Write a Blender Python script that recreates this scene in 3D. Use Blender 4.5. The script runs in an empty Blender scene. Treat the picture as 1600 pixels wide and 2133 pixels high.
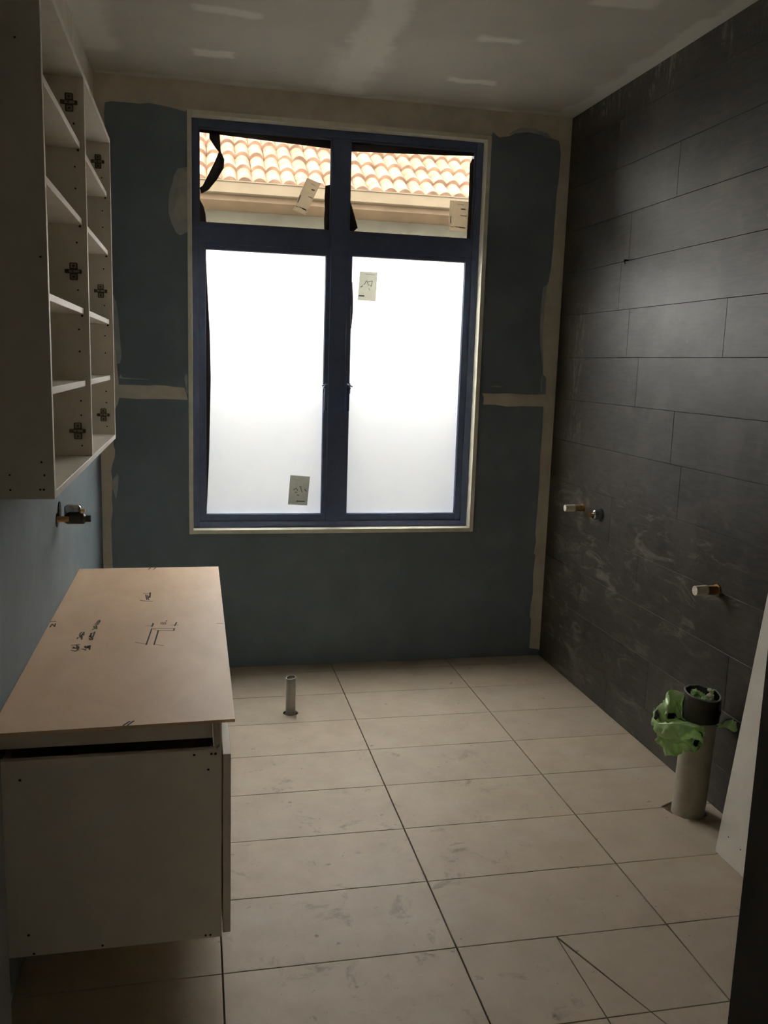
import bpy, bmesh, math, random
from mathutils import Vector, Matrix, noise
random.seed(7)
S = bpy.context.scene
COL = S.collection

# ------------------------------------------------------------------ camera
cam_data = bpy.data.cameras.new('camera')
cam = bpy.data.objects.new('camera', cam_data); COL.objects.link(cam)
cam.location = (-0.656916, -3.772675, 1.491952)
cam.rotation_euler = (1.40383344, -0.0309190547, -0.207978878)
cam_data.sensor_fit = 'HORIZONTAL'; cam_data.sensor_width = 36.0
cam_data.lens = 1828.395 / 1600 * 36.0
cam_data.clip_start = 0.02
S.camera = cam

# ------------------------------------------------------------------ sky, sun, exposure
world = bpy.data.worlds.new('sky'); S.world = world; world.use_nodes = True
bg = world.node_tree.nodes['Background']
bg.inputs['Color'].default_value = (1.0, 0.97, 0.91, 1); bg.inputs['Strength'].default_value = 7.5
sun_data = bpy.data.lights.new('sun', 'SUN'); sun_data.energy = 9.5; sun_data.angle = 0.02
sun_data.color = (1.0, 0.92, 0.78)
sun = bpy.data.objects.new('sun', sun_data); COL.objects.link(sun)
sun.location = (-4, -3, 8)
sun.rotation_euler = Vector((0.70, 0.54, -0.56)).to_track_quat('-Z', 'Y').to_euler()
S.view_settings.view_transform = 'Standard'; S.view_settings.look = 'None'
S.view_settings.gamma = 1.0; S.view_settings.use_curve_mapping = False
S.view_settings.exposure = 1.84
S.cycles.max_bounces = 14; S.cycles.diffuse_bounces = 8; S.cycles.glossy_bounces = 4
S.cycles.transmission_bounces = 8; S.cycles.transparent_max_bounces = 12
S.cycles.sample_clamp_indirect = 12.0

# ------------------------------------------------------------------ materials
def mat(name):
    m = bpy.data.materials.new(name); m.use_nodes = True
    return m, m.node_tree.nodes, m.node_tree.links, m.node_tree.nodes['Principled BSDF']
def N(nt, kind, **inp):
    n = nt.nodes.new(kind)
    for k, v in inp.items():
        if hasattr(n, k): setattr(n, k, v)
    return n
def mth(nt, op, a, b=None, c=None, clamp=False):
    n = nt.nodes.new('ShaderNodeMath'); n.operation = op; n.use_clamp = clamp
    for i, v in enumerate((a, b, c)):
        if v is None: continue
        if isinstance(v, (int, float)): n.inputs[i].default_value = v
        else: nt.links.new(v, n.inputs[i])
    return n.outputs[0]
def mixc(nt, f, a, b):
    n = nt.nodes.new('ShaderNodeMix'); n.data_type = 'RGBA'
    if isinstance(f, (int, float)): n.inputs[0].default_value = f
    else: nt.links.new(f, n.inputs[0])
    for i, v in ((6, a), (7, b)):
        if isinstance(v, tuple): n.inputs[i].default_value = (*v, 1)
        else: nt.links.new(v, n.inputs[i])
    return n.outputs[2]
def noise_tex(nt, scale, detail=4, rough=0.55, vec=None, dist=0.0):
    n = nt.nodes.new('ShaderNodeTexNoise'); n.inputs['Scale'].default_value = scale
    n.inputs['Detail'].default_value = detail; n.inputs['Roughness'].default_value = rough
    n.inputs['Distortion'].default_value = dist
    if vec is not None: nt.links.new(vec, n.inputs['Vector'])
    return n.outputs['Fac']
def ramp(nt, f, lo, hi):
    n = nt.nodes.new('ShaderNodeMapRange'); n.interpolation_type = 'SMOOTHSTEP'
    nt.links.new(f, n.inputs[0]); n.inputs[1].default_value = lo; n.inputs[2].default_value = hi
    return n.outputs[0]
def pos(nt):
    return nt.nodes.new('ShaderNodeNewGeometry').outputs['Position']
def scaled(nt, v, s, rot=(0, 0, 0)):
    n = nt.nodes.new('ShaderNodeMapping'); nt.links.new(v, n.inputs['Vector'])
    n.inputs['Scale'].default_value = s; n.inputs['Rotation'].default_value = rot
    return n.outputs[0]
def bump(nt, bsdf, h, strength, dist=0.002):
    n = nt.nodes.new('ShaderNodeBump'); n.inputs['Strength'].default_value = strength
    n.inputs['Distance'].default_value = dist
    nt.links.new(h, n.inputs['Height']); nt.links.new(n.outputs[0], bsdf.inputs['Normal'])
def simple(name, col, rough=0.5, var=0.06, scale=12, metal=0.0, bmp=0.0, spec=0.5, bscale=None):
    m, nodes, links, b = mat(name); nt = m.node_tree
    p = pos(nt); f = noise_tex(nt, scale, 5, 0.6, p)
    lo = tuple(c * (1 - var) for c in col); hi = tuple(min(1, c * (1 + var)) for c in col)
    links.new(mixc(nt, ramp(nt, f, 0.3, 0.7), lo, hi), b.inputs['Base Color'])
    b.inputs['Roughness'].default_value = rough; b.inputs['Metallic'].default_value = metal
    b.inputs['Specular IOR Level'].default_value = spec
    if bmp: bump(nt, b, noise_tex(nt, bscale or scale * 8, 4, 0.6, p), bmp)
    return m
def sepxyz(nt, p):
    n = nt.nodes.new('ShaderNodeSeparateXYZ'); nt.links.new(p, n.inputs[0]); return n.outputs
def boxmask(nt, a, a0, a1, b, b0, b1, soft):
    def one(v, lo, hi):
        u = ramp(nt, v, lo - soft, lo + soft); d = ramp(nt, v, hi - soft, hi + soft)
        return mth(nt, 'SUBTRACT', u, d)
    return mth(nt, 'MULTIPLY', one(a, a0, a1), one(b, b0, b1))

M = {}
CREAM = (0.60, 0.55, 0.45); CREAM_HI = (0.76, 0.71, 0.60)
def ceiling_mat():
    m, nodes, links, b = mat('ceiling_plaster'); nt = m.node_tree
    p = pos(nt); nz = noise_tex(nt, 5, 4, 0.6, p)
    o = sepxyz(nt, p)
    w = mth(nt, 'MULTIPLY', mth(nt, 'SUBTRACT', nz, 0.5), 0.16)
    x = mth(nt, 'ADD', o[0], w); y = mth(nt, 'ADD', o[1], mth(nt, 'MULTIPLY', w, 0.7))
    acc = None
    for (x0, x1, y0, y1, s, k) in ((-.66, -.49, -.02, .055, .012, .8), (-.64, -.44, -.46, -.40, .014, .7),
                                   (.36, .53, -.475, -.425, .02, .9), (.375, .585, -.005, .05, .014, .9),
                                   (-.09, .07, -2.6, .36, .03, .75), (-.14, .10, -.20, .30, .05, .45),
                                   (1.035, 1.2, -2.8, .41, .02, .6), (-1.085, 1.2, .36, .42, .02, .55),
                                   (.60, .84, -.93, -.85, .02, .7), (-1.1, -.96, -2.6, .1, .04, .6),
                                   (-.62, -.42, -.98, -.90, .015, .7), (.35, .55, -1.35, -1.29, .015, .7)):
        k_ = mth(nt, 'MULTIPLY', boxmask(nt, x, x0, x1, y, y0, y1, s), k)
        acc = k_ if acc is None else mth(nt, 'MAXIMUM', acc, k_)
    links.new(mixc(nt, acc, mixc(nt, ramp(nt, noise_tex(nt, 2.2, 5, .6, p), .3, .7), (.50, .47, .405), (.57, .535, .46)), (.80, .765, .68)), b.inputs['Base Color'])
    b.inputs['Roughness'].default_value = 0.75
    bump(nt, b, noise_tex(nt, 60, 3, .6, p), 0.08)
    return m
M['ceiling'] = ceiling_mat()
M['compound'] = simple('joint_compound', (0.72, 0.655, 0.545), 0.8, 0.10, 9, bmp=0.1)
M['compound_thin'] = simple('thin_compound', (0.45, 0.47, 0.45), 0.8, 0.16, 14, bmp=0.1)
M['compound_mid'] = simple('skim_compound', (0.55, 0.53, 0.47), 0.8, 0.12, 14, bmp=0.1)
def board_mat(name, col, dark):
    m, nodes, links, b = mat(name); nt = m.node_tree; p = pos(nt)
    f = ramp(nt, noise_tex(nt, 3.5, 6, .62, p), .3, .72)
    c = mixc(nt, f, tuple(v * .88 for v in col), tuple(v * 1.08 for v in col))
    v = nt.nodes.new('ShaderNodeTexVoronoi'); v.inputs['Scale'].default_value = 7.0; links.new(p, v.inputs['Vector'])
    sp = mth(nt, 'LESS_THAN', v.outputs['Distance'], 0.02)
    links.new(mixc(nt, mth(nt, 'MULTIPLY', sp, .55), c, dark), b.inputs['Base Color'])
    b.inputs['Roughness'].default_value = 0.7; b.inputs['Specular IOR Level'].default_value = 0.3
    return m
M['board'] = board_mat('blue_plasterboard', (0.218, 0.270, 0.295), (0.4, 0.42, 0.4))
M['board_left'] = M['board']
def floor_mat():
    m, nodes, links, b = mat('floor_porcelain'); nt = m.node_tree; p = pos(nt)
    oi = nt.nodes.new('ShaderNodeObjectInfo')
    base = mixc(nt, ramp(nt, noise_tex(nt, 7, 6, .65, p), .3, .7), (.465, .375, .275), (.545, .45, .335))
    tint = mixc(nt, mth(nt, 'MULTIPLY', oi.outputs['Random'], .35), base, (.42, .37, .30))
    o = sepxyz(nt, p)
    smear = ramp(nt, noise_tex(nt, 9, 6, .72, p, .5), .56, .68)
    sm2 = ramp(nt, noise_tex(nt, 3, 3, .5, p), .36, .54)
    sel = mth(nt, 'MULTIPLY', mth(nt, 'MULTIPLY', smear, sm2), boxmask(nt, o[0], -.7, .45, o[1], -2.9, -.45, .3))
    c2 = mixc(nt, mth(nt, 'MULTIPLY', sel, .6), tint, (.19, .16, .125))
    sc = ramp(nt, noise_tex(nt, 24, 4, .65, p, .3), .665, .70)
    c3 = mixc(nt, mth(nt, 'MULTIPLY', mth(nt, 'MULTIPLY', sc, sm2), .6), c2, (.13, .105, .08))
    haze = ramp(nt, noise_tex(nt, 4, 5, .6, p), .50, .72)
    c4 = mixc(nt, mth(nt, 'MULTIPLY', haze, .34), c3, (.56, .515, .445))
    links.new(c4, b.inputs['Base Color'])
    b.inputs['Roughness'].default_value = 0.52; b.inputs['Specular IOR Level'].default_value = 0.35
    bump(nt, b, noise_tex(nt, 220, 3, .6, p), .06, .001)
    return m
M['floor_tile'] = floor_mat()
M['screed'] = simple('screed', (0.05, 0.038, 0.028), 0.9, .3, 30)
M['rubble'] = simple('brown_screed', (0.16, 0.10, 0.06), 0.95, .4, 60, bmp=.5)
def darktile_mat():
    m, nodes, links, b = mat('charcoal_tile'); nt = m.node_tree; p = pos(nt)
    oi = nt.nodes.new('ShaderNodeObjectInfo'); o = sepxyz(nt, p)
    ps = scaled(nt, p, (1, 2.0, 14))
    grain = ramp(nt, noise_tex(nt, 6, 6, .65, ps), .3, .7)
    base = mixc(nt, grain, (.036, .032, .027), (.062, .056, .048))
    base = mixc(nt, mth(nt, 'MULTIPLY', oi.outputs['Random'], .30), base, (.075, .069, .062))
    # smeared grout haze: diagonal streaks low on the wall near the window corner
    pr = scaled(nt, p, (1, 3.0, 9.0), (0.75, 0, 0))
    st = ramp(nt, noise_tex(nt, 1.5, 7, .70, pr, 1.2), .50, .66)
    pr2 = scaled(nt, p, (1, 16.0, 5.0), (-.5, 0, 0))
    st2 = ramp(nt, noise_tex(nt, 2.0, 6, .75, pr2, .8), .50, .62)
    z1 = boxmask(nt, o[1], -1.25, .35, o[2], .02, .98, .16)
    z2 = boxmask(nt, o[1], .06, .26, o[2], 1.15, 1.85, .10)
    z3 = boxmask(nt, o[1], -1.6, .38, o[2], 2.56, 2.9, .06)
    pat = ramp(nt, noise_tex(nt, 3.1, 3, .5, p), .38, .60)
    f = mth(nt, 'MAXIMUM', mth(nt, 'MULTIPLY', mth(nt, 'MULTIPLY', st, z1), .62), mth(nt, 'MULTIPLY', mth(nt, 'MULTIPLY', st2, z2), .6))
    f = mth(nt, 'MAXIMUM', f, mth(nt, 'MULTIPLY', mth(nt, 'MULTIPLY', st2, z3), .8))
    f = mth(nt, 'MULTIPLY', f, pat)
    c = mixc(nt, f, base, (.30, .27, .225))
    dust = ramp(nt, noise_tex(nt, 3.2, 6, .68, p, .5), .46, .66)
    c = mixc(nt, mth(nt, 'MULTIPLY', dust, .42), c, (.115, .098, .080))
    spots = ramp(nt, noise_tex(nt, 30, 3, .6, p), .70, .74)
    c = mixc(nt, mth(nt, 'MULTIPLY', spots, .25), c, (.22, .20, .18))
    links.new(c, b.inputs['Base Color'])
    r = nt.nodes.new('ShaderNodeMapRange'); links.new(noise_tex(nt, 5, 5, .6, p), r.inputs[0])
    r.inputs[3].default_value = .36; r.inputs[4].default_value = .48
    links.new(r.outputs[0], b.inputs['Roughness']); b.inputs['Specular IOR Level'].default_value = 0.30
    bump(nt, b, noise_tex(nt, 40, 4, .6, ps), .03, .001)
    return m
M['dark_tile'] = darktile_mat()
M['dark_grout'] = simple('dark_grout', (0.012, 0.011, 0.010), 0.9)
M['melamine'] = simple('white_melamine', (0.78, 0.74, 0.66), 0.45, .03, 20, spec=.4)
M['melamine_edge'] = simple('white_edging', (0.82, 0.79, 0.74), 0.4, .03, 20)
M['chipboard'] = simple('raw_chipboard', (0.30, 0.21, 0.13), 0.85, .25, 90)
M['hole'] = simple('hole_black', (0.010, 0.009, 0.008), 0.9)
def mdf_mat():
    m, nodes, links, b = mat('mdf_sheet'); nt = m.node_tree; p = pos(nt)
    f = ramp(nt, noise_tex(nt, 3, 6, .65, scaled(nt, p, (2, 1, 1)), .5), .28, .72)
    c = mixc(nt, f, (.71, .49, .315), (.80, .575, .385))
    s = ramp(nt, noise_tex(nt, 5, 4, .6, scaled(nt, p, (1, 3, 1)), .8), .62, .74)
    links.new(mixc(nt, mth(nt, 'MULTIPLY', s, .22), c, (.80, .66, .52)), b.inputs['Base Color'])
    b.inputs['Roughness'].default_value = .5; b.inputs['Specular IOR Level'].default_value = .35
    bump(nt, b, noise_tex(nt, 300, 2, .5, p), .05, .0005)
    return m
M['mdf'] = mdf_mat()
M['marker'] = simple('black_marker', (0.035, 0.026, 0.018), 0.8)
M['pencil'] = simple('pencil_line', (0.20, 0.13, 0.09), 0.8)
M['frame'] = simple('glare_lifted_aluminium', (0.11, 0.145, 0.25), 0.42, .08, 30)  # near-black frame; bluish lens glare is put into its colour
M['gasket'] = simple('bead_grey', (0.20, 0.19, 0.18), 0.4)
M['liner'] = simple('primed_timber', (0.86, 0.82, 0.68), 0.6, .05, 18)
M['jamb'] = simple('black_brown_paint', (0.020, 0.017, 0.014), 0.6)
M['hallpaint'] = simple('hall_paint', (0.20, 0.18, 0.15), 0.8)
M['pvc'] = simple('grey_pvc', (0.42, 0.41, 0.37), 0.42, .08, 14)
M['pvc_cream'] = simple('dusty_pvc', (0.47, 0.43, 0.34), 0.5, .12, 18)
M['tape'] = simple('black_tape', (0.045, 0.042, 0.039), 0.27, .2, 30, bmp=.15, bscale=60)
M['tape_edge'] = simple('tape_rim', (0.20, 0.19, 0.17), 0.5, .2, 60)
M['copper'] = simple('copper', (0.46, 0.29, 0.16), 0.38, .12, 30, metal=1.0)
M['brass'] = simple('brass', (0.62, 0.45, 0.20), 0.3, .12, 30, metal=1.0)
M['chrome'] = simple('chrome', (0.55, 0.55, 0.55), 0.12, .05, 30, metal=1.0)
M['ptfe'] = simple('white_thread_tape', (0.78, 0.74, 0.62), 0.6, .12, 60)
M['plate'] = simple('hinge_plate_grey', (0.34, 0.31, 0.25), 0.4, .1, 60, metal=.2)
M['plate_dark'] = simple('hinge_outline', (0.085, 0.075, 0.055), 0.5)
M['print'] = simple('grey_print', (0.32, 0.27, 0.20), 0.8)
M['print2'] = simple('olive_print', (0.20, 0.20, 0.13), 0.8)
M['rooftile'] = simple('terracotta_tile', (0.30, 0.190, 0.132), 0.85, .35, 6.0, bmp=.3, bscale=60)
M['gutter'] = simple('cream_gutter', (0.155, 0.118, 0.074), 0.5, .05, 5)
M['fascia'] = simple('brown_eave', (0.27, 0.185, 0.115), 0.7, .1, 6)
M['render'] = simple('grey_green_render', (0.225, 0.213, 0.165), 0.85, .1, 3)
M['ground'] = simple('outside_paving', (0.20, 0.19, 0.17), 0.9, .2, 2)
M['shade_wall'] = simple('shade_wall_grey', (0.075, 0.078, 0.082), 0.85, .25, 5)
M['debris_pale'] = simple('pale_foam', (0.62, 0.60, 0.50), 0.8, .15, 60)
M['debris'] = simple('foam_debris', (0.66, 0.55, 0.40), 0.8, .15, 60)
def frosted(name, diffuse, rough):
    """one face of the etched slab: rough refraction (keeps the light's direction loosely) plus a share of full diffusion"""
    m, nodes, links, b = mat(name); nt = m.node_tree
    nodes.remove(b); out = nodes['Material Output']; p = pos(nt)
    tint = mixc(nt, ramp(nt, noise_tex(nt, 6, 4, .6, p), .3, .7), (.95, .96, .97), (.98, .98, .98))
    r = nodes.new('ShaderNodeBsdfRefraction'); r.inputs['IOR'].default_value = 1.5; r.inputs['Roughness'].default_value = rough
    t = nodes.new('ShaderNodeBsdfTranslucent')
    links.new(tint, r.inputs['Color']); links.new(tint, t.inputs['Color'])
    mx = nodes.new('ShaderNodeMixShader'); mx.inputs[0].default_value = diffuse
    links.new(r.outputs[0], mx.inputs[1]); links.new(t.outputs[0], mx.inputs[2]); links.new(mx.outputs[0], out.inputs[0])
    return m
M['frosted'] = frosted('frosted_inner_face', 0.0, .60)
M['frosted_outer'] = frosted('frosted_outer_face', .16, .62)
def clear():
    m, nodes, links, b = mat('dimmed_clear_glass'); nt = m.node_tree
    nodes.remove(b); out = nodes['Material Output']
    t = nodes.new('ShaderNodeBsdfTransparent')
    p = pos(nt)
    dust = ramp(nt, noise_tex(nt, 9, 5, .6, p), .35, .75)
    links.new(mixc(nt, dust, (.48, .48, .47), (.44, .44, .43)), t.inputs['Color'])  # clear glass darkened in colour to dim the bright view outside
    g = nodes.new('ShaderNodeBsdfGlossy'); g.inputs['Roughness'].default_value = .02
    fr = nodes.new('ShaderNodeFresnel'); fr.inputs['IOR'].default_value = 1.45
    mx = nodes.new('ShaderNodeMixShader'); links.new(fr.outputs[0], mx.inputs[0])
    links.new(t.outputs[0], mx.inputs[1]); links.new(g.outputs[0], mx.inputs[2]); links.new(mx.outputs[0], out.inputs[0])
    return m
M['clear'] = clear()
def thinfilm(name, col, trans, rough=.3, mixf=.55):
    m, nodes, links, b = mat(name); nt = m.node_tree
    out = nodes['Material Output']; p = pos(nt)
    links.new(mixc(nt, ramp(nt, noise_tex(nt, 40, 4, .6, p), .3, .7), tuple(c * .8 for c in col), col), b.inputs['Base Color'])
    b.inputs['Roughness'].default_value = rough
    t = nodes.new('ShaderNodeBsdfTranslucent'); t.inputs['Color'].default_value = (*trans, 1)
    mx = nodes.new('ShaderNodeMixShader'); mx.inputs[0].default_value = mixf
    links.new(b.outputs[0], mx.inputs[1]); links.new(t.outputs[0], mx.inputs[2]); links.new(mx.outputs[0], out.inputs[0])
    bump(nt, b, noise_tex(nt, 90, 3, .6, p), .3)
    return m
M['bag'] = thinfilm('green_bag_plastic', (.68, .86, .48), (.70, .90, .48), .18, .42)
M['bag_print'] = simple('dark_bag_print', (.010, .012, .008), .3)
M['stick_green'] = thinfilm('green_grey_label', (.62, .62, .52), (.41, .41, .37), .6, .72)
M['stick'] = thinfilm('cream_label_paper', (.74, .66, .54), (.80, .72, .60), .6, .62)
M['filmblack'] = thinfilm('black_film', (.060, .053, .055), (.11, .095, .10), .25, .35)

# ------------------------------------------------------------------ geometry helpers
def link_obj(name, me, m, parent=None):
    o = bpy.data.objects.new(name, me); COL.objects.link(o)
    if m is not None:
        if isinstance(m, (list, tuple)):
            for x in m: me.materials.append(x)
        elif len(me.materials) == 0: me.materials.append(m)
    if parent is not None:
        o.parent = parent
        # parts are modelled in world coordinates; only an Empty is offset from the world origin
        o.matrix_parent_inverse = Matrix.Translation(-parent.location)
    return o
def from_bm(name, bm, m, parent=None, smooth=False, recentre=True):
    me = bpy.data.meshes.new(name)
    bmesh.ops.recalc_face_normals(bm, faces=bm.faces[:])
    bm.to_mesh(me); bm.free()
    if smooth: me.polygons.foreach_set('use_smooth', [True] * len(me.polygons))
    return link_obj(name, me, m, parent)
def add_box(bm, x0, x1, y0, y1, z0, z1, bev=0.0, seg=1):
    r = bmesh.ops.create_cube(bm, size=1.0)
    vs = r['verts']
    for v in vs:
        v.co = Vector(((x0 + x1) / 2 + v.co.x * (x1 - x0), (y0 + y1) / 2 + v.co.y * (y1 - y0), (z0 + z1) / 2 + v.co.z * (z1 - z0)))
    if bev:
        es = list({e for v in vs for e in v.link_edges})
        bmesh.ops.bevel(bm, geom=es, offset=bev, segments=seg, affect='EDGES', profile=.5)
def box(name, x0, x1, y0, y1, z0, z1, m, parent=None, bev=0.0, seg=1):
    bm = bmesh.new(); add_box(bm, x0, x1, y0, y1, z0, z1, bev, seg)
    return from_bm(name, bm, m, parent)
AX = {'x': (1, 2, 0), 'y': (0, 2, 1), 'z': (0, 1, 2)}
def add_prism(bm, poly, ax, lo, hi):
    a, b, c = AX[ax]; fr = []; bk = []
    for (p, q) in poly:
        for lst, h in ((fr, lo), (bk, hi)):
            co = [0, 0, 0]; co[a] = p; co[b] = q; co[c] = h
            lst.append(bm.verts.new(co))
    n = len(poly)
    bm.faces.new(fr); bm.faces.new(bk[::-1])
    for i in range(n):
        bm.faces.new((fr[i], fr[(i + 1) % n], bk[(i + 1) % n], bk[i]))
def prism(name, poly, ax, lo, hi, m, parent=None):
    bm = bmesh.new(); add_prism(bm, poly, ax, lo, hi); bm.normal_update()
    bmesh.ops.triangulate(bm, faces=[f for f in bm.faces if len(f.verts) > 4])
    return from_bm(name, bm, m, parent)
def add_tube(bm, p0, p1, r0, r1=None, seg=20, caps=True, inner=None):
    """solid (or hollow, inner radius) cylinder from p0 to p1"""
    p0, p1 = Vector(p0), Vector(p1); r1 = r0 if r1 is None else r1
    d = (p1 - p0).normalized(); u = d.orthogonal().normalized(); w = d.cross(u)
    def ring(c, r): return [bm.verts.new(c + (u * math.cos(2 * math.pi * i / seg) + w * math.sin(2 * math.pi * i / seg)) * r) for i in range(seg)]
    def quad(a, b):
        for i in range(seg): bm.faces.new((a[i], a[(i + 1) % seg], b[(i + 1) % seg], b[i]))
    A, B = ring(p0, r0), ring(p1, r1); quad(A, B)
    if inner:
        A2, B2 = ring(p0, inner), ring(p1, inner); quad(B2, A2); quad(A2, A); quad(B, B2)
    elif caps:
        bm.faces.new(A[::-1]); bm.faces.new(B)
def tube(name, p0, p1, r0, m, parent=None, r1=None, seg=20, inner=None, smooth=True):
    bm = bmesh.new(); add_tube(bm, p0, p1, r0, r1, seg, True, inner)
    o = from_bm(name, bm, m, parent)
    if smooth: shade(o)
    return o
def shade(o, ang=40):
    me = o.data
    me.polygons.foreach_set('use_smooth', [True] * len(me.polygons))
    bm = bmesh.new(); bm.from_mesh(me)
    for e in bm.edges:
        if len(e.link_faces) == 2 and e.calc_face_angle(0) > math.radians(ang): e.smooth = False
    bm.to_mesh(me); bm.free()
def add_path(bm, pts, r, seg=8):
    pts = [Vector(p) for p in pts]; rings = []
    for i, p in enumerate(pts):
        t = (pts[min(i + 1, len(pts) - 1)] - pts[max(i - 1, 0)]).normalized()
        u = t.orthogonal().normalized() if i == 0 else (prev - t * prev.dot(t)).normalized()
        prev = u; w = t.cross(u); rr = r[i] if isinstance(r, list) else r
        rings.append([bm.verts.new(p + (u * math.cos(2 * math.pi * k / seg) + w * math.sin(2 * math.pi * k / seg)) * rr) for k in range(seg)])
    for A, B in zip(rings, rings[1:]):
        for k in range(seg): bm.faces.new((A[k], A[(k + 1) % seg], B[(k + 1) % seg], B[k]))
    bm.faces.new(rings[0][::-1]); bm.faces.new(rings[-1])
def tag(o, label=None, cat=None, group=None, kind=None):
    if label: o['label'] = label
    if cat: o['category'] = cat
    if group: o['group'] = group
    if kind: o['kind'] = kind
    return o
def thing(name, label, cat, loc, group=None, kind=None):
    o = bpy.data.objects.new(name, None); COL.objects.link(o); o.location = loc
    o.empty_display_size = .05
    return tag(o, label, cat, group, kind)
def rebase(o):
    """origin of a one-mesh thing to its base centre"""
    vs = [v.co for v in o.data.vertices]
    c = Vector(((min(v.x for v in vs) + max(v.x for v in vs)) / 2, (min(v.y for v in vs) + max(v.y for v in vs)) / 2, min(v.z for v in vs)))
    o.data.transform(Matrix.Translation(-c)); o.location = c
    return o
def cut(o, cutter_bm):
    me = bpy.data.meshes.new('cutter'); bmesh.ops.recalc_face_normals(cutter_bm, faces=cutter_bm.faces[:])
    cutter_bm.to_mesh(me); cutter_bm.free()
    c = bpy.data.objects.new('cutter', me); COL.objects.link(c)
    md = o.modifiers.new('cut', 'BOOLEAN'); md.object = c; md.operation = 'DIFFERENCE'; md.solver = 'EXACT'
    bpy.context.view_layer.update()
    dg = bpy.context.evaluated_depsgraph_get()
    new = bpy.data.meshes.new_from_object(o.evaluated_get(dg))
    o.modifiers.clear(); o.data = new
    bpy.data.objects.remove(c); bpy.data.meshes.remove(me)

XL, XR, YB, ZC = -1.085, 1.112, 0.41, 2.68
YF = -2.90            # bathroom side of the doorway wall

# ------------------------------------------------------------------ room shell
floor = box('floor', XL - .1, XR + .1, YF - .1, YB + .14, -.09, -.0085, M['screed'])
tag(floor, 'beige tiled bathroom floor with dark open joints', 'floor', kind='structure')
GX, GY = .0021, .0013
def tile_poly(poly, mname='floor_tile'):
    bm = bmesh.new(); add_prism(bm, poly, 'z', -.0085, 0.0)
    es = [e for e in bm.edges if all(abs(v.co.z) < 1e-6 for v in e.verts)]
    bmesh.ops.bevel(bm, geom=es, offset=.0008, segments=1, affect='EDGES')
    return from_bm('tile', bm, M[mname], floor)
cols = [XL, -.6, 0.0, .6, XR]
rows = [YB, .30] + [-.3 * k for k in range(0, 10)] + [YF - .1]
HOLE_S = (-.2656, -.1945); HOLE_B = (1.000, -1.236)
for ci in range(4):
    x0, x1 = cols[ci] + (GX if ci else 0), cols[ci + 1] - (GX if ci < 3 else 0)
    for ri in range(len(rows) - 1):
        y1, y0 = rows[ri] - (GY if ri else 0), rows[ri + 1] + (GY if ri < len(rows) - 2 else 0)
        if ci == 2 and abs(rows[ri] + 1.8) < .01 or ci == 2 and abs(rows[ri] + 2.1) < .01:
            # tile cut for the fall to the waste: one straight cut and one slanting cut from a single point
            xa, g = .277, .0012
            def xd(y): return .277 + (-1.797 - y) * .373
            ya = y1
            tile_poly([(x0, y0), (xa - g, y0), (xa - g, y1), (x0, y1)])
            if ri and abs(rows[ri] + 1.8) < .01:
                tile_poly([(xa + g, y0), (xd(y0) - g, y0), (xa + g, y1 - .012)])
            else:
                tile_poly([(xa + g, y0), (xd(y0) - g, y0), (xd(y1) - g, y1), (xa + g, y1)])
            tile_poly([(xd(y0) + g, y0), (x1, y0), (x1, y1), (max(xd(y1) + g, xa + 2 * g), y1)])
            continue
        t = tile_poly([(x0, y0), (x1, y0), (x1, y1), (x0, y1)])
        if x0 < HOLE_S[0] < x1 and y0 < HOLE_S[1] < y1:
            b = bmesh.new(); add_tube(b, (*HOLE_S, -.05), (*HOLE_S, .05), .0325, seg=18); cut(t, b)
        if ci == 3 and y0 < HOLE_B[1] + .1 and y1 > HOLE_B[1] - .1:
            b = bmesh.new()
            pl = [(HOLE_B[0] + r * math.cos(a), HOLE_B[1] + r * math.sin(a)) for a, r in
                  ((math.radians(20), .075), (math.radians(60), .078), (math.radians(100), .075), (math.radians(150), .088),
                   (math.radians(185), .066), (math.radians(230), .062), (math.radians(275), .060), (math.radians(320), .066))]
            add_prism(b, pl, 'z', -.05, .05); cut(t, b)
# brown broken screed inside the pipe cut-outs
b = bmesh.new(); add_tube(b, (*HOLE_B, -.0085), (*HOLE_B, -.006), .088, seg=16); from_bm('screed_patch', b, M['rubble'], floor)

ceil_o = box('ceiling', XL - .15, XR + .15, YF - .1, YB + .15, ZC, ZC + .1, M['ceiling'])
tag(ceil_o, 'cream plastered ceiling with patched screw marks', 'ceiling', kind='structure')
wl = box('wall_left', XL - .12, XL, YF - .1, YB, -.09, ZC, M['board_left'])
tag(wl, 'pale blue plasterboard wall behind the vanity', 'wall', kind='structure')
# painted compound along the top of the left wall and down its corner
prism('joint_compound', [(YB, 2.34), (.30, 2.36), (.1, 2.345), (-.2, 2.355), (-.6, 2.34), (-1.0, 2.352), (-1.6, 2.345), (-2.2, 2.35), (YF, 2.345), (YF, ZC), (YB, ZC)], 'x', XL, XL + .0012, M['compound'], wl)

# window opening in the back wall
WX0, WX1, WZ0, WZ1 = -.692, .709, .670, 2.565
bm = bmesh.new()
for a in ((XL - .12, WX0, -.09, ZC), (WX1, XR + .12, -.09, ZC), (WX0, WX1, -.09, WZ0), (WX0, WX1, WZ1, ZC)):
    add_box(bm, a[0], a[1], YB, YB + .15, a[2], a[3])
bmesh.ops.remove_doubles(bm, verts=bm.verts[:], dist=1e-5)
wb = from_bm('wall_back', bm, M['board'])
tag(wb, 'dark blue plasterboard wall with the window and cream taped joints', 'wall', kind='structure')
E_ = YB - .0012
def comp(poly, m='compound', t=.0012):
    return prism('joint_compound', poly, 'y', YB - t, YB + .0002, M[m], wb)
TOPL = [(-1.036, 2.564), (-1.009, 2.571), (-.953, 2.572), (-.893, 2.571), (-.853, 2.578), (-.792, 2.572), (-.741, 2.564), (-.698, 2.556)]
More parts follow.
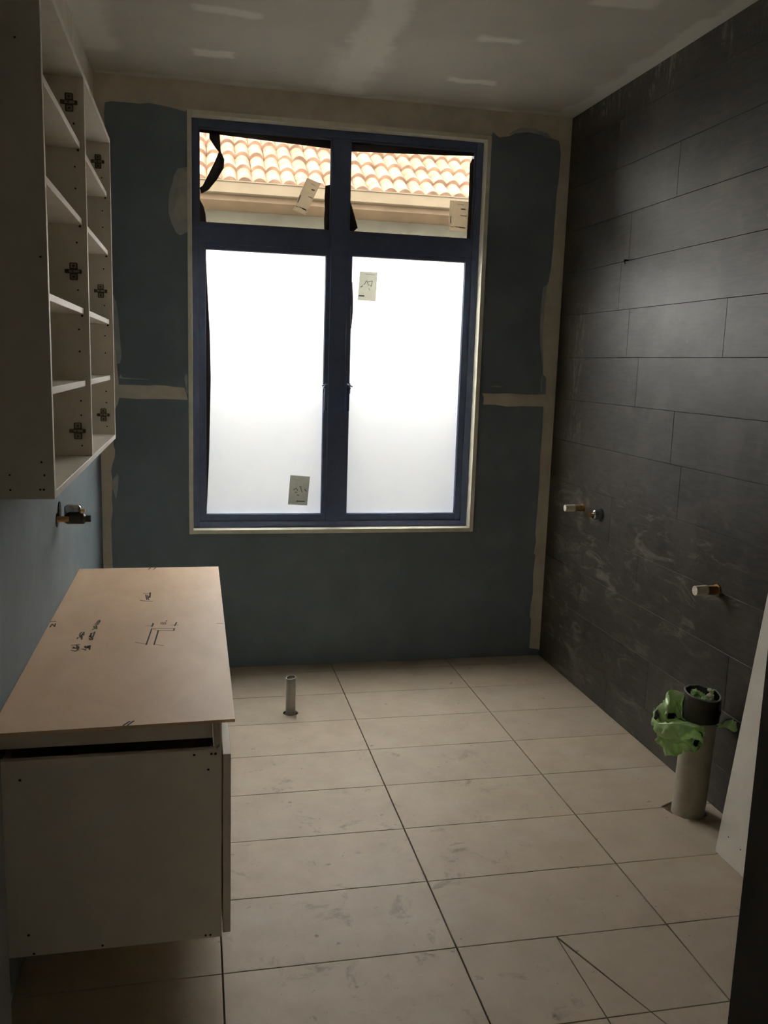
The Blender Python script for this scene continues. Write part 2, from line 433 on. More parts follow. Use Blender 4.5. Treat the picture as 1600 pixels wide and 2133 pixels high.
comp([(XL, ZC), (XL, 2.2)] + [(-1.040, 2.2), (-1.038, 2.4), (-1.040, 2.52)] + TOPL + [(WX0, WZ1), (WX1, WZ1), (.716, 2.585), (.724, 2.58), (.748, 2.564), (.796, 2.573), (.831, 2.59), (.89, 2.6), (.951, 2.594), (1.013, 2.579), (1.046, 2.573), (1.054, 2.558), (XR, 2.558), (XR, ZC)])
comp([(1.054, 2.558), (1.062, 2.515), (1.061, 2.449), (1.059, 2.383), (1.054, 2.338), (1.053, 2.249), (1.052, 2.182), (1.052, 2.069), (1.048, 1.978), (1.038, 1.909), (1.030, 1.884), (1.026, 1.716), (1.026, 1.63), (1.034, 1.571), (1.039, 1.468), (1.058, 1.447), (1.061, 1.368), (.959, 1.363), (.868, 1.368), (.785, 1.364), (.725, 1.365), (.736, 1.344), (.734, 1.309), (.795, 1.31), (.861, 1.302), (.934, 1.306), (1.052, 1.306), (1.054, 1.197), (1.052, 1.063), (1.054, .928), (1.054, .791), (1.051, .653), (1.057, .608), (1.048, .552), (1.058, .542), (1.052, .45), (1.056, .337), (1.049, .28), (1.047, .212), (1.055, .194), (1.056, .126), (1.054, .04), (XR, .03), (XR, 2.558)])
comp([(1.038, 1.909), (1.014, 1.884), (1.006, 1.8), (1.008, 1.716), (1.012, 1.63), (1.026, 1.56), (1.032, 1.5), (1.036, 1.6), (1.032, 1.75)], 'compound_thin', .0008)
comp([(XL, 2.2), (XL, 1.38), (-1.0, 1.363), (-.911, 1.363), (-.875, 1.362), (-.839, 1.365), (-.797, 1.364), (-.767, 1.36), (-.71, 1.356), (-.7, 1.325), (-.696, 1.301), (-.793, 1.303), (-.924, 1.3), (-1.0, 1.304), (-1.007, 1.274), (-1.024, 1.24), (-1.03, 1.15), (-1.028, 1.084), (-1.022, 1.065), (-1.024, 1.034), (-1.033, 1.008), (-1.041, .971), (-1.037, .933), (-1.038, .89), (-1.041, .839), (-1.038, .789), (-1.046, .725), (-1.045, .622), (-1.043, .513), (-1.044, .3), (-1.04, .02), (XL, .02), (XL, 1.38), (-1.03, 1.40), (-1.036, 1.8), (-1.04, 2.2)][2:35] + [])
comp([(XL, 2.2), (-1.040, 2.2), (-1.036, 1.8), (-1.03, 1.40), (XL, 1.37)])
comp([(-1.036, 1.80), (-1.005, 1.73), (-.999, 1.684), (-.994, 1.624), (-.99, 1.565), (-.986, 1.494), (-.992, 1.458), (-1.032, 1.455)], 'compound_thin', .0008)
comp([(-1.036, .925), (-1.013, .959), (-1.009, .94), (-1.014, .877), (-1.022, .837), (-1.038, .89)], 'compound_thin', .0008)
comp([(-.692, 2.324), (-.731, 2.316), (-.749, 2.286), (-.756, 2.251), (-.769, 2.212), (-.774, 2.171), (-.774, 2.124), (-.762, 2.086), (-.744, 2.045), (-.724, 2.031), (-.692, 2.048)], 'compound_thin', .0008)
comp([(-.692, 2.31), (-.716, 2.30), (-.730, 2.26), (-.728, 2.2), (-.746, 2.16), (-.748, 2.12), (-.730, 2.09), (-.710, 2.10), (-.692, 2.105)], 'compound_mid', .0012)
comp([(.79, 2.578), (.82, 2.60), (.86, 2.618), (.93, 2.615), (.99, 2.60), (1.02, 2.575), (.95, 2.592), (.89, 2.598), (.831, 2.588)], 'compound_thin', .0016)
comp([(-1.0, 1.392), (-.99, 1.41), (-.985, 1.395), (-.95, 1.394), (-.87, 1.391), (-.87, 1.388), (-.96, 1.389)], 'compound_thin', .0006)
comp([(-.71, 1.40), (-.703, 1.42), (-.697, 1.41), (-.694, 1.33), (-.701, 1.33)], 'compound_thin', .0009)
comp([(.76, 1.40), (.80, 1.397), (.84, 1.401), (.80, 1.404)], 'compound_thin', .0006)
comp([(1.030, 1.44), (1.036, 1.46), (1.040, 1.38), (1.032, 1.38)], 'compound_thin', .0006)

# right wall: charcoal plank tiles on a grouted backing
wr = box('wall_right', XR + .008, XR + .13, YF - .1, YB, -.09, ZC, M['dark_grout'])
tag(wr, 'charcoal tiled wall opposite the vanity', 'wall', kind='structure')
zr = [0.0, .15, .35, .55, .75, .95, 1.15, 1.35, 1.55, 1.75, 1.95, 2.145, 2.345, 2.545, ZC]
joints = {5: [-.815], 6: [-.735], 7: [-.424], 8: [-.315, -1.015], 9: [-.21], 10: [-.272], 4: [-.28], 3: [-.55], 2: [-.02], 1: [-.70], 0: [-.36], 11: [-.62], 12: [-.1], 13: [-.5]}
for i in range(len(zr) - 1):
    js = [YB] + sorted(joints[i], reverse=True)
    while js[-1] - 1.2 > YF: js.append(js[-1] - 1.2)
    js.append(YF)
    for j in range(len(js) - 1):
        g = .0007
        bm = bmesh.new(); off = random.uniform(0, .0004)
        add_box(bm, XR + off, XR + .0085, js[j + 1] + g, js[j] - (g if j else 0), zr[i] + g, zr[i + 1] - g, .0006)
        from_bm('tile', bm, M['dark_tile'], wr)

# doorway wall and the dim hall the picture is taken from
bm = bmesh.new()
for a in ((XL - .12, -.89, -.09, ZC), (.045, XR + .13, -.09, ZC), (-.89, .045, 2.14, ZC)):
    add_box(bm, a[0], a[1], YF - .1, YF, a[2], a[3])
wf = from_bm('wall_front', bm, M['hallpaint']); tag(wf, 'plain wall with the doorway to the hall', 'wall', kind='structure')
d1 = thing('door_1', 'black painted door jamb at the edge of the doorway', 'doorway', (-.42, YF - .05, 0), kind='structure')
box('jamb', .0055, .045, YF - .12, YF + .012, 0, 2.14, M['jamb'], d1, .002)
box('jamb', -.89, -.85, YF - .12, YF + .012, 0, 2.14, M['jamb'], d1, .002)
box('head', -.89, .045, YF - .12, YF + .012, 2.10, 2.14, M['jamb'], d1, .002)
tag(box('wall_hall_left', -1.5, -1.4, -4.7, YF - .1, -.09, ZC, M['hallpaint']), 'plain hall wall beside the doorway', 'wall', kind='structure')
tag(box('wall_hall_right', .9, 1.0, -4.7, YF - .1, -.09, ZC, M['hallpaint']), 'plain hall wall across from the doorway hinge', 'wall', kind='structure')
tag(box('wall_hall_back', -1.5, 1.0, -4.8, -4.7, -.09, ZC, M['hallpaint']), 'plain wall at the end of the hall', 'wall', kind='structure')
tag(box('floor_hall', -1.5, 1.0, -4.8, YF - .1, -.09, 0, M['chipboard']), 'bare board floor of the hall', 'floor', kind='structure')
tag(box('ceiling_hall', -1.5, 1.0, -4.8, YF - .1, ZC, ZC + .1, M['ceiling']), 'plain ceiling of the hall', 'ceiling', kind='structure')

# ------------------------------------------------------------------ window
win = thing('window_1', 'dark framed window with two clear panes over two frosted panes', 'window', (0, .47, WZ0), kind='structure')
T = .020; LF = YB - .013
box('reveal_board', WX0, WX0 + T, LF, .56, WZ0, WZ1, M['liner'], win, .001)
box('reveal_board', WX1 - T, WX1, LF, .56, WZ0, WZ1, M['liner'], win, .001)
box('reveal_board', WX0 + T, WX1 - T, LF, .56, WZ1 - T, WZ1, M['liner'], win, .001)
box('reveal_board', WX0 + T, WX1 - T, LF, .56, WZ0, WZ0 + T, M['liner'], win, .001)
FX0, FX1, FZ0, FZ1 = WX0 + T, WX1 - T, WZ0 + T, WZ1 - T
F0, F1 = .455, .54
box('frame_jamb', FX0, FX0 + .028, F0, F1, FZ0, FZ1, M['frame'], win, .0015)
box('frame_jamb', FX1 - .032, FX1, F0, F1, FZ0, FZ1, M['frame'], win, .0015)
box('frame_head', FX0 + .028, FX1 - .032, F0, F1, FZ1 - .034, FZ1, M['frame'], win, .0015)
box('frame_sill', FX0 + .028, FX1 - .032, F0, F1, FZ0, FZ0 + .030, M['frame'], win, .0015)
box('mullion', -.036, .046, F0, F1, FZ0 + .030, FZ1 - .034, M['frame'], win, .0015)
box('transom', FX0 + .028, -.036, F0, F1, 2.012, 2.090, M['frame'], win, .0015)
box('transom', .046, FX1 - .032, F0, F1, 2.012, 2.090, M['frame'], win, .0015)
def sash(x0, x1, z0, z1, gx0, gx1, gz0, gz1, glass, y0=.4615):
    """ring from the outer (x,z) box to the glass (gx,gz) box, with the pane as its sub-part"""
    bm = bmesh.new()
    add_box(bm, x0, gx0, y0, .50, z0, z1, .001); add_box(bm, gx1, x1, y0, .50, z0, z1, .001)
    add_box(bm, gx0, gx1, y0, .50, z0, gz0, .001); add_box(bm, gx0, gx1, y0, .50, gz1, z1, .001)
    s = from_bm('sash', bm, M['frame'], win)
    mats = [M['frosted'], M['frosted_outer'], M['gasket']] if glass == 'frosted' else M[glass]
    g = box('glass', gx0 - .004, gx1 + .004, .4745, .4795, gz0 - .004, gz1 + .004, mats, s)
    if glass == 'frosted':
        for f in g.data.polygons: f.material_index = 0 if f.normal.y < -.5 else 1 if f.normal.y > .5 else 2
    b = bmesh.new(); w = .0028
    add_box(b, gx0, gx0 + w, .470, .4745, gz0, gz1); add_box(b, gx1 - w, gx1, .470, .4745, gz0, gz1)
    add_box(b, gx0 + w, gx1 - w, .470, .4745, gz0, gz0 + w); add_box(b, gx0 + w, gx1 - w, .470, .4745, gz1 - w, gz1)
    from_bm('glazing_bead', b, M['gasket'], s)
    return s
s1 = sash(FX0 + .028, -.036, 2.090, FZ1 - .034, -.6395, -.0415, 2.1025, 2.503, 'clear')
s2 = sash(.046, FX1 - .032, 2.090, FZ1 - .034, .0515, .650, 2.1025, 2.503, 'clear')
s3 = sash(FX0 + .028, -.036, FZ0 + .030, 2.012, -.6127, -.057, .754, 1.986, 'frosted')
s4 = sash(.046, FX1 - .032, FZ0 + .030, 2.012, .068, .625, .754, 1.992, 'frosted')
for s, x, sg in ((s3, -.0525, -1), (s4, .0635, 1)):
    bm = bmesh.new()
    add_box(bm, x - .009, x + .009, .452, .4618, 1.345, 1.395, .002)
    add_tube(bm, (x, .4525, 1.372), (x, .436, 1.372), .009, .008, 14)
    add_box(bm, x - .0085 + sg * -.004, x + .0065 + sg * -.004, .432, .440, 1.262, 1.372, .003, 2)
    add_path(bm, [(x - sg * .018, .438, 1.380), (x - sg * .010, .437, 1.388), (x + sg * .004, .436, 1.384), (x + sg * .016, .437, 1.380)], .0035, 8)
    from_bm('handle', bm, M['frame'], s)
# protective film left on the glass
def film(label, pts_l, pts_r, bulge=.004, y=.4735, m='filmblack', name='protective_film'):
    """ribbon between two edge polylines (x,z[,y])"""
    bm = bmesh.new(); n = len(pts_l); nw = 4; g = []
    for i in range(n):
        row = []
        for k in range(nw + 1):
            f = k / nw; a, c = pts_l[i], pts_r[i]
            ya = a[2] if len(a) > 2 else y; yc = c[2] if len(c) > 2 else y
            yy = ya * (1 - f) + yc * f - bulge * math.sin(math.pi * f) * random.uniform(.5, 1)
            row.append(bm.verts.new((a[0] * (1 - f) + c[0] * f, yy, a[1] * (1 - f) + c[1] * f)))
        g.append(row)
    for i in range(n - 1):
        for k in range(nw): bm.faces.new((g[i][k], g[i][k + 1], g[i + 1][k + 1], g[i + 1][k]))
    o = from_bm(name, bm, M[m], None, True)
    md = o.modifiers.new('thick', 'SOLIDIFY'); md.thickness = .0006
    rebase(o); return tag(o, label, 'plastic film', 'film left on the window glass')
film('black film strip along the top of the clear pane with the tilted label', [(-.639, 2.490), (-.5, 2.484), (-.35, 2.478), (-.2, 2.472), (-.042, 2.465)], [(-.639, 2.504), (-.5, 2.504), (-.35, 2.504), (-.2, 2.504), (-.042, 2.504)], .002)
film('black film strip along the top of the clear pane with the upright label', [(.052, 2.461), (.2, 2.466), (.35, 2.472), (.5, 2.478), (.650, 2.486)], [(.052, 2.504), (.2, 2.504), (.35, 2.504), (.5, 2.504), (.650, 2.504)], .002)
def pt(u, v):  # crop pixel of the upper left pane -> window plane
    return (-.6403 + (u - 202) / 1256 * .598, 2.4923 - (v - 245) / 860 * .388 + (u - 202) / 1256 * .022)
film('twisted black film ribbon hanging across the tiled roof view', [pt(300, 230) + (.472,), pt(298, 310) + (.462,), pt(350, 395) + (.455,), pt(385, 440) + (.452,), pt(345, 540) + (.455,), pt(290, 650) + (.46,), pt(235, 760) + (.466,), pt(205, 780) + (.470,)],
     [pt(392, 240) + (.472,), pt(398, 340) + (.458,), pt(402, 430) + (.450,), pt(437, 510) + (.446,), pt(432, 590) + (.448,), pt(370, 700) + (.456,), pt(290, 800) + (.464,), pt(225, 835) + (.470,)], .004)
film('curled black film in the lower corner of the tilted label pane', [pt(204, 890), pt(204, 960), pt(204, 1030), pt(204, 1104)], [pt(210, 888), pt(245, 960), pt(262, 1030), pt(268, 1106)], .006)
film('crinkled grey film beside the mullion on the tilted label pane', [(-.0655, 2.300), (-.068, 2.25), (-.066, 2.2), (-.0685, 2.15), (-.067, 2.104)], [(-.042, 2.307), (-.042, 2.25), (-.042, 2.2), (-.042, 2.15), (-.042, 2.104)], .005)
film('folded black film triangle beside the mullion on the upright label pane', [(.053, 2.235), (.053, 2.2), (.053, 2.15), (.053, 2.12), (.053, 2.104)], [(.0555, 2.235), (.068, 2.2), (.084, 2.15), (.092, 2.122), (.076, 2.106)], .006)
film('black film strip down the outer edge of the upright label pane', [(.640, 2.474), (.629, 2.448), (.630, 2.35), (.632, 2.25), (.631, 2.15), (.630, 2.104)], [(.650, 2.470), (.650, 2.448), (.650, 2.35), (.650, 2.25), (.650, 2.15), (.650, 2.104)], .004)
film('bowed dark film down the edge of the labelled frosted pane', [(-.6127, z) for z in (1.985, 1.8, 1.6, 1.4, 1.2, 1.0, .85, .757)], [(-.611, 1.985), (-.603, 1.8), (-.593, 1.6), (-.590, 1.4), (-.594, 1.2), (-.599, 1.0), (-.606, .85), (-.611, .757)], .003)
film('thin grey film sliver on the frosted pane beside the mullion', [(.069, 1.87), (.069, 1.80), (.0695, 1.73), (.0695, 1.66)], [(.0735, 1.872), (.078, 1.80), (.079, 1.73), (.073, 1.655)], .002)
# labels stuck on the glass
def sticker(label, c, m, marks, mm, y=.4738):
    """c: four corners (x,z) TL TR BR BL; marks: (u0,v0,u1,v1) printed bars in unit coords"""
    def q(u, v):
        a = [c[0][i] * (1 - u) + c[1][i] * u for i in (0, 1)]; d = [c[3][i] * (1 - u) + c[2][i] * u for i in (0, 1)]
        return (a[0] * (1 - v) + d[0] * v, a[1] * (1 - v) + d[1] * v)
    bx, bz = (c[3][0] + c[2][0]) / 2, min(c[2][1], c[3][1])
    t = thing('glass_label', label, 'label', (bx, y, bz), 'maker labels on the window glass')
    prism('paper', [q(0, 0), q(1, 0), q(1, 1), q(0, 1)], 'y', y, y + .0006, M[m], t)
    if marks:
        bm = bmesh.new()
        for (u0, v0, u1, v1, w) in marks:
            dx, dz = q(u1, v1)[0] - q(u0, v0)[0], q(u1, v1)[1] - q(u0, v0)[1]
            L = math.hypot(dx, dz); nx, nz = -dz / L * w / 2, dx / L * w / 2
            a, b_ = q(u0, v0), q(u1, v1)
            add_prism(bm, [(a[0] + nx, a[1] + nz), (b_[0] + nx, b_[1] + nz), (b_[0] - nx, b_[1] - nz), (a[0] - nx, a[1] - nz)], 'y', y - .0003, y)
        tag(from_bm('print', bm, M[mm], t), kind='stuff')
pm = [(.35, .86, .52, .86, .003), (.55, .86, .90, .875, .0055), (.08, .87, .28, .87, .0028), (.09, .52, .10, .75, .0045), (.60, .48, .92, .48, .003), (.40, .10, .75, .12, .002), (.62, .26, .86, .25, .005)]
sticker('cream paper label stuck tilted on a clear pane', [(-.1509, 2.33), (-.088, 2.309), (-.155, 2.1658), (-.2155, 2.1833)], 'stick', pm, 'print')
sticker('cream paper label stuck upright on a clear pane', [(.5384, 2.2761), (.6321, 2.2757), (.6269, 2.1352), (.5375, 2.1365)], 'stick', pm, 'print')
sticker('greenish label high on a frosted pane', [(.108, 1.9238), (.1943, 1.9237), (.189, 1.787), (.0999, 1.7898)], 'stick_green', [(.30, .45, .42, .30, .003), (.42, .30, .55, .48, .003), (.50, .35, .74, .30, .003), (.74, .30, .70, .50, .003), (.70, .50, .58, .44, .003), (.56, .56, .64, .64, .003), (.10, .55, .22, .50, .005), (.06, .84, .36, .84, .006), (.32, .08, .86, .10, .002)], 'print2')
sticker('greenish label low on a frosted pane', [(-.2103, .9443), (-.1139, .9376), (-.1257, .7948), (-.2201, .7999)], 'stick_green', [(.22, .50, .36, .42, .004), (.36, .42, .44, .52, .004), (.55, .36, .68, .56, .004), (.50, .36, .62, .36, .003), (.78, .44, .90, .52, .005), (.30, .58, .42, .56, .004), (.42, .66, .54, .66, .004), (.42, .87, .86, .87, .006)], 'print2')

# ------------------------------------------------------------------ outside: the neighbour's roof, gutter and eave
GYo, GZ = 5.60, 3.26
nh = thing('neighbour_house', 'neighbouring house with terracotta tiled roof and cream gutter', 'house', (1.0, 6.9, -.5))
pitch = math.radians(34); ex = .32; tw = .30
bm = bmesh.new()
e0 = Vector((0, GYo + .06, GZ - .03)); dirv = Vector((0, math.cos(pitch), math.sin(pitch))); nrm = Vector((0, -math.sin(pitch), math.cos(pitch)))
RX0, RX1 = -2.1, 4.2
for i, (a, h) in enumerate(((RX0, 0), (RX1, 0))): pass
quad = [e0, e0 + dirv * 3.0, e0 + dirv * 3.0 - nrm * .06, e0 - nrm * .06]
vs0 = [bm.verts.new((RX0, q.y, q.z)) for q in quad]; vs1 = [bm.verts.new((RX1, q.y, q.z)) for q in quad]
bm.faces.new(vs0); bm.faces.new(vs1)
for i in range(4): bm.faces.new((vs0[i], vs0[(i + 1) % 4], vs1[(i + 1) % 4], vs1[i]))
roof = from_bm('roof', bm, M['fascia'], nh)
def tile_mesh():
    bm = bmesh.new(); nx = 16; g = []
    def prof(u):  # u in metres across one tile: two round rolls with flat pans
        ph = (u / (tw / 2)) % 1.0
        return .050 * max(0.0, math.sin(math.pi * min(1, max(0, (ph - .06) / .88)))) ** .55
    ys = [0, .05, .38]
    top = [[bm.verts.new((tw * i / nx, yy, prof(tw * i / nx * .9999) + .052 - yy * .115)) for i in range(nx + 1)] for yy in ys]
    bot = [[bm.verts.new((tw * i / nx, yy, prof(tw * i / nx * .9999) * .82 + .010 - yy * .03)) for i in range(nx + 1)] for yy in ys]
    for L in (top, bot):
        for a, b_ in zip(L, L[1:]):
            for i in range(nx): bm.faces.new((a[i], a[i + 1], b_[i + 1], b_[i]))
    for L, k in ((0, 0), (-1, -1)):
        for i in range(nx): bm.faces.new((top[L][i], top[L][i + 1], bot[L][i + 1], bot[L][i]))
    for k in (0, nx):
        for j in range(2): bm.faces.new((top[j][k], top[j + 1][k], bot[j + 1][k], bot[j][k]))
    bmesh.ops.recalc_face_normals(bm, faces=bm.faces[:])
    me = bpy.data.meshes.new('roof_tile'); bm.to_mesh(me); bm.free(); me.materials.append(M['rooftile'])
    me.polygons.foreach_set('use_smooth', [True] * len(me.polygons))
    b2 = bmesh.new(); b2.from_mesh(me)
    for e in b2.edges:
        if len(e.link_faces) == 2 and e.calc_face_angle(0) > .9: e.smooth = False
    b2.to_mesh(me); b2.free()
    return me
tme = tile_mesh()
rot = Matrix.Rotation(pitch, 4, 'X')
for r in range(7):
    for k in range(16):
        o = bpy.data.objects.new('roof_tile', tme); COL.objects.link(o); o.parent = roof
        x = -1.5 + k * tw + (tw / 2 if r % 2 else 0) + .06
        p = e0 + dirv * (-.03 + r * ex) + nrm * random.uniform(0, .004)
        o.location = (x + random.uniform(-.004, .004), p.y, p.z)
        o.rotation_euler = (pitch, random.uniform(-.006, .006), random.uniform(-.012, .012))
bm = bmesh.new()   # quad gutter: open channel with a rolled lip
gp = [(GYo, GZ - .125), (GYo - .012, GZ - .115), (GYo - .012, GZ - .012), (GYo - .022, GZ - .010), (GYo - .022, GZ + .002), (GYo + .004, GZ + .002), (GYo + .004, GZ - .108), (GYo + .085, GZ - .108), (GYo + .085, GZ - .02), (GYo + .10, GZ - .02), (GYo + .10, GZ - .125)]
add_prism(bm, gp, 'x', RX0, RX1); gut = from_bm('gutter', bm, M['gutter'], nh)
bm = bmesh.new()
for x in (.72,): add_prism(bm, [(GYo - .0155, GZ - .128), (GYo - .0155, GZ - .012), (GYo + .003, GZ - .012), (GYo + .003, GZ - .128)], 'x', x, x + .05)
from_bm('gutter_joint', bm, M['gutter'], gut)
box('fascia', RX0, RX1, GYo + .101, GYo + .125, GZ - .16, GZ - .035, M['fascia'], nh)
box('soffit', RX0, RX1, GYo + .101, GYo + .95, GZ - .175, GZ - .160, M['fascia'], nh)
box('wall', RX0 + .4, RX1 - .4, GYo + .75, GYo + 2.6, -.5, GZ - .176, M['render'], nh)
tag(box('wall_pane_shade', -3.2, 3.4, 1.30, 1.42, -.5, 1.85, M['shade_wall']), 'unseen dark wall added close outside to shade the frosted panes', 'wall', kind='structure')  # unseen wall added to darken the lower part of the frosted panes
tag(box('wall_outside_left', -6, XL - .121, YB, YB + .15, -.5, 2.78, M['ground']), 'facade of the house carrying on beside the window', 'wall', kind='structure')
tag(box('wall_outside_right', XR + .131, 6, YB, YB + .15, -.5, 2.78, M['ground']), 'facade of the house carrying on past the tiled wall', 'wall', kind='structure')
tag(box('ground', -9, 10, YB + .16, 13, -.6, -.5, M['ground']), 'pale paving between the two houses', 'ground', kind='structure')

# ------------------------------------------------------------------ wall cabinet
ZB, ZT, YN, YFA, XF = 1.195, 2.226, -1.876, -.450, -.944
wc = thing('wall_cabinet', 'white open wall cabinet with shelves and no doors above the vanity', 'cabinet', (-1.01, -1.16, ZB))
XB = XL + .002; P = .016
def panel(name, x0, x1, y0, y1, z0, z1, par, bev=.0007): return box(name, x0, x1, y0, y1, z0, z1, M['melamine'], par, bev)
sp_n = panel('side_panel', XB, XF, YN, YN + P, ZB, ZT, wc)
dv = panel('divider', XB + .008, XF, -1.190, -1.190 + P, ZB + P, ZT - P, wc)
sp_f = panel('side_panel', XB, XF, YFA - P, YFA, ZB, ZT, wc)
panel('top_panel', XB, XF, YN + P, YFA - P, ZT - P, ZT, wc)
panel('bottom_panel', XB, XF, YN + P, YFA - P, ZB, ZB + P, wc)
panel('back_panel', XB, XB + .008, YN + P, YFA - P, ZB + P, ZT - P, wc)
for zt in (1.422, 1.617, 1.853, 2.048):
    for y0, y1 in ((YN + P, -1.190), (-1.190 + P, YFA - P)):
        panel('shelf', XB + .008, -.957, y0 + .0005, y1 - .0005, zt - P, zt, wc, .001)
def hinge_plate(x, y, z):
    """cross shaped hinge mounting plate lying on a panel face that looks towards -y"""
    pl = bmesh.new()
    for dz in (.0135, -.0135):
        add_box(pl, x - .0105, x + .0105, y - .0022, y, z + dz - .0095, z + dz + .0095, .003, 2)
    add_box(pl, x - .023, x + .021, y - .003, y, z - .0055, z + .0055, .002, 2)
    o = from_bm('hinge_plate', pl, M['plate_dark'], wc)
    d = bmesh.new()
    for dz in (.0145, -.0145):
        add_box(d, x - .0072, x + .0072, y - .0030, y - .002, z + dz - .0062, z + dz + .0062, .001)
    add_box(d, x - .012, x + .014, y - .0048, y - .002, z - .0032, z + .0032, .001)
    tag(from_bm('plate_face', d, M['plate'], o), kind='stuff')
    s = bmesh.new()
    for dz in (.0145, -.0145): add_tube(s, (x, y - .0038, z + dz), (x, y - .002, z + dz), .0036, seg=10)
    add_tube(s, (x - .002, y - .0056, z), (x - .002, y - .003, z), .0026, seg=10)
    tag(from_bm('screw', s, M['plate_dark'], o), kind='stuff')
for yy, xs in ((-1.190, -.981), (YFA - P, -.983)):
    for zz in (2.146, 1.714, 1.281): hinge_plate(xs, yy, zz)
def dots(name, parent, lst, r=.0024):
    """shallow dark plugs: (point, normal axis)"""
    bm = bmesh.new()
    for (p, ax) in lst:
        d = Vector({'y': (0, -1, 0), 'x': (1, 0, 0)}[ax]); p = Vector(p)
        add_tube(bm, p + d * .0004, p - d * .003, r, seg=8)
    return tag(from_bm(name, bm, M['hole'], parent), kind='stuff')
hz = [2.094, 1.985, 1.93, 1.79, 1.665, 1.56, 1.50, 1.365, 1.325, 1.24]
dots('screw_hole', dv, [((-.971, -1.190, z), 'y') for z in hz])
dots('screw_hole', sp_f, [((-.972, YFA - P, z), 'y') for z in hz])
dots('screw_hole', sp_n, [((-.965, YN, 1.215), 'y'), ((-.972, YN, 1.215), 'y'), ((-1.03, YN, 1.214), 'y'), ((-.957, YN, 1.68), 'y'), ((-.968, YN, 1.272), 'y'), ((-.963, YN, 1.245), 'y'), ((-1.03, YN, 1.245), 'y'), ((-.99, YN, 2.08), 'y')], .0021)
dots('shelf_pin', wc, [((-.962, yy, z - P - .004), 'y') for yy in (-1.190, YFA - P) for z in (1.617, 1.853, 2.048)], .0032)

# ------------------------------------------------------------------ vanity
V0, V1 = -1.872, -.452; VZ0 = .153
va = thing('vanity_cabinet', 'white wall hung vanity cabinet under the bench board', 'cabinet', (-.84, -1.16, VZ0))
bm = bmesh.new()
add_prism(bm, [(XB, VZ0), (-.604, VZ0), (-.604, .699), (-.6085, .699), (-.6085, .632), (-.6105, .626), (-.616, .6215), (XB, .6215)], 'y', V0, V0 + P); bm.normal_update()
bmesh.ops.triangulate(bm, faces=[f for f in bm.faces if len(f.verts) > 4])
vs = from_bm('side_panel', bm, M['melamine'], va)
panel('side_panel', XB, -.604, V1 - P, V1, VZ0, .70, va)
panel('bottom_panel', XB, -.604, V0 + P, V1 - P, VZ0, VZ0 + P, va)
panel('back_panel', XB, XB + P, V0 + P, V1 - P, VZ0 + P, .60, va)
panel('top_rail', XB, -.625, V0 + .022, V0 + .038, .640, .70, va)
panel('top_rail', XB, -.625, V1 - .04, V1 - P, .640, .70, va)
panel('front_rail', -.6205, -.6055, V0 + P + .0005, V1 - P, .60, .70, va)
panel('divider', XB + P, -.622, -1.170, -1.154, VZ0 + P, .62, va)
for y0, y1 in ((V0 - .001, -1.164), (-1.160, V1)):
    d = thing('drawer', None, None, (-.6, y0, .16)); d.parent = va; d.matrix_parent_inverse = Matrix.Translation(-va.location)
    panel('drawer_front', -.6015, -.5835, y0, y1, .163, .609, d, .001)
    panel('drawer_box', -1.02, -.6225, y0 + .03, y1 - .04, .19, .40, d)
dots('screw_hole', vs, [((-.665, V0, .611), 'y'), ((-.627, V0, .6115), 'y'), ((-.618, V0, .611), 'y'), ((-.634, V0, .574), 'y'), ((-1.035, V0, .577), 'y'), ((-1.03, V0, .205), 'y'), ((-1.02, V0, .158), 'y'), ((-.872, V0, .161), 'y'), ((-.641, V0, .160), 'y'), ((-.630, V0, .160), 'y')], .0028)

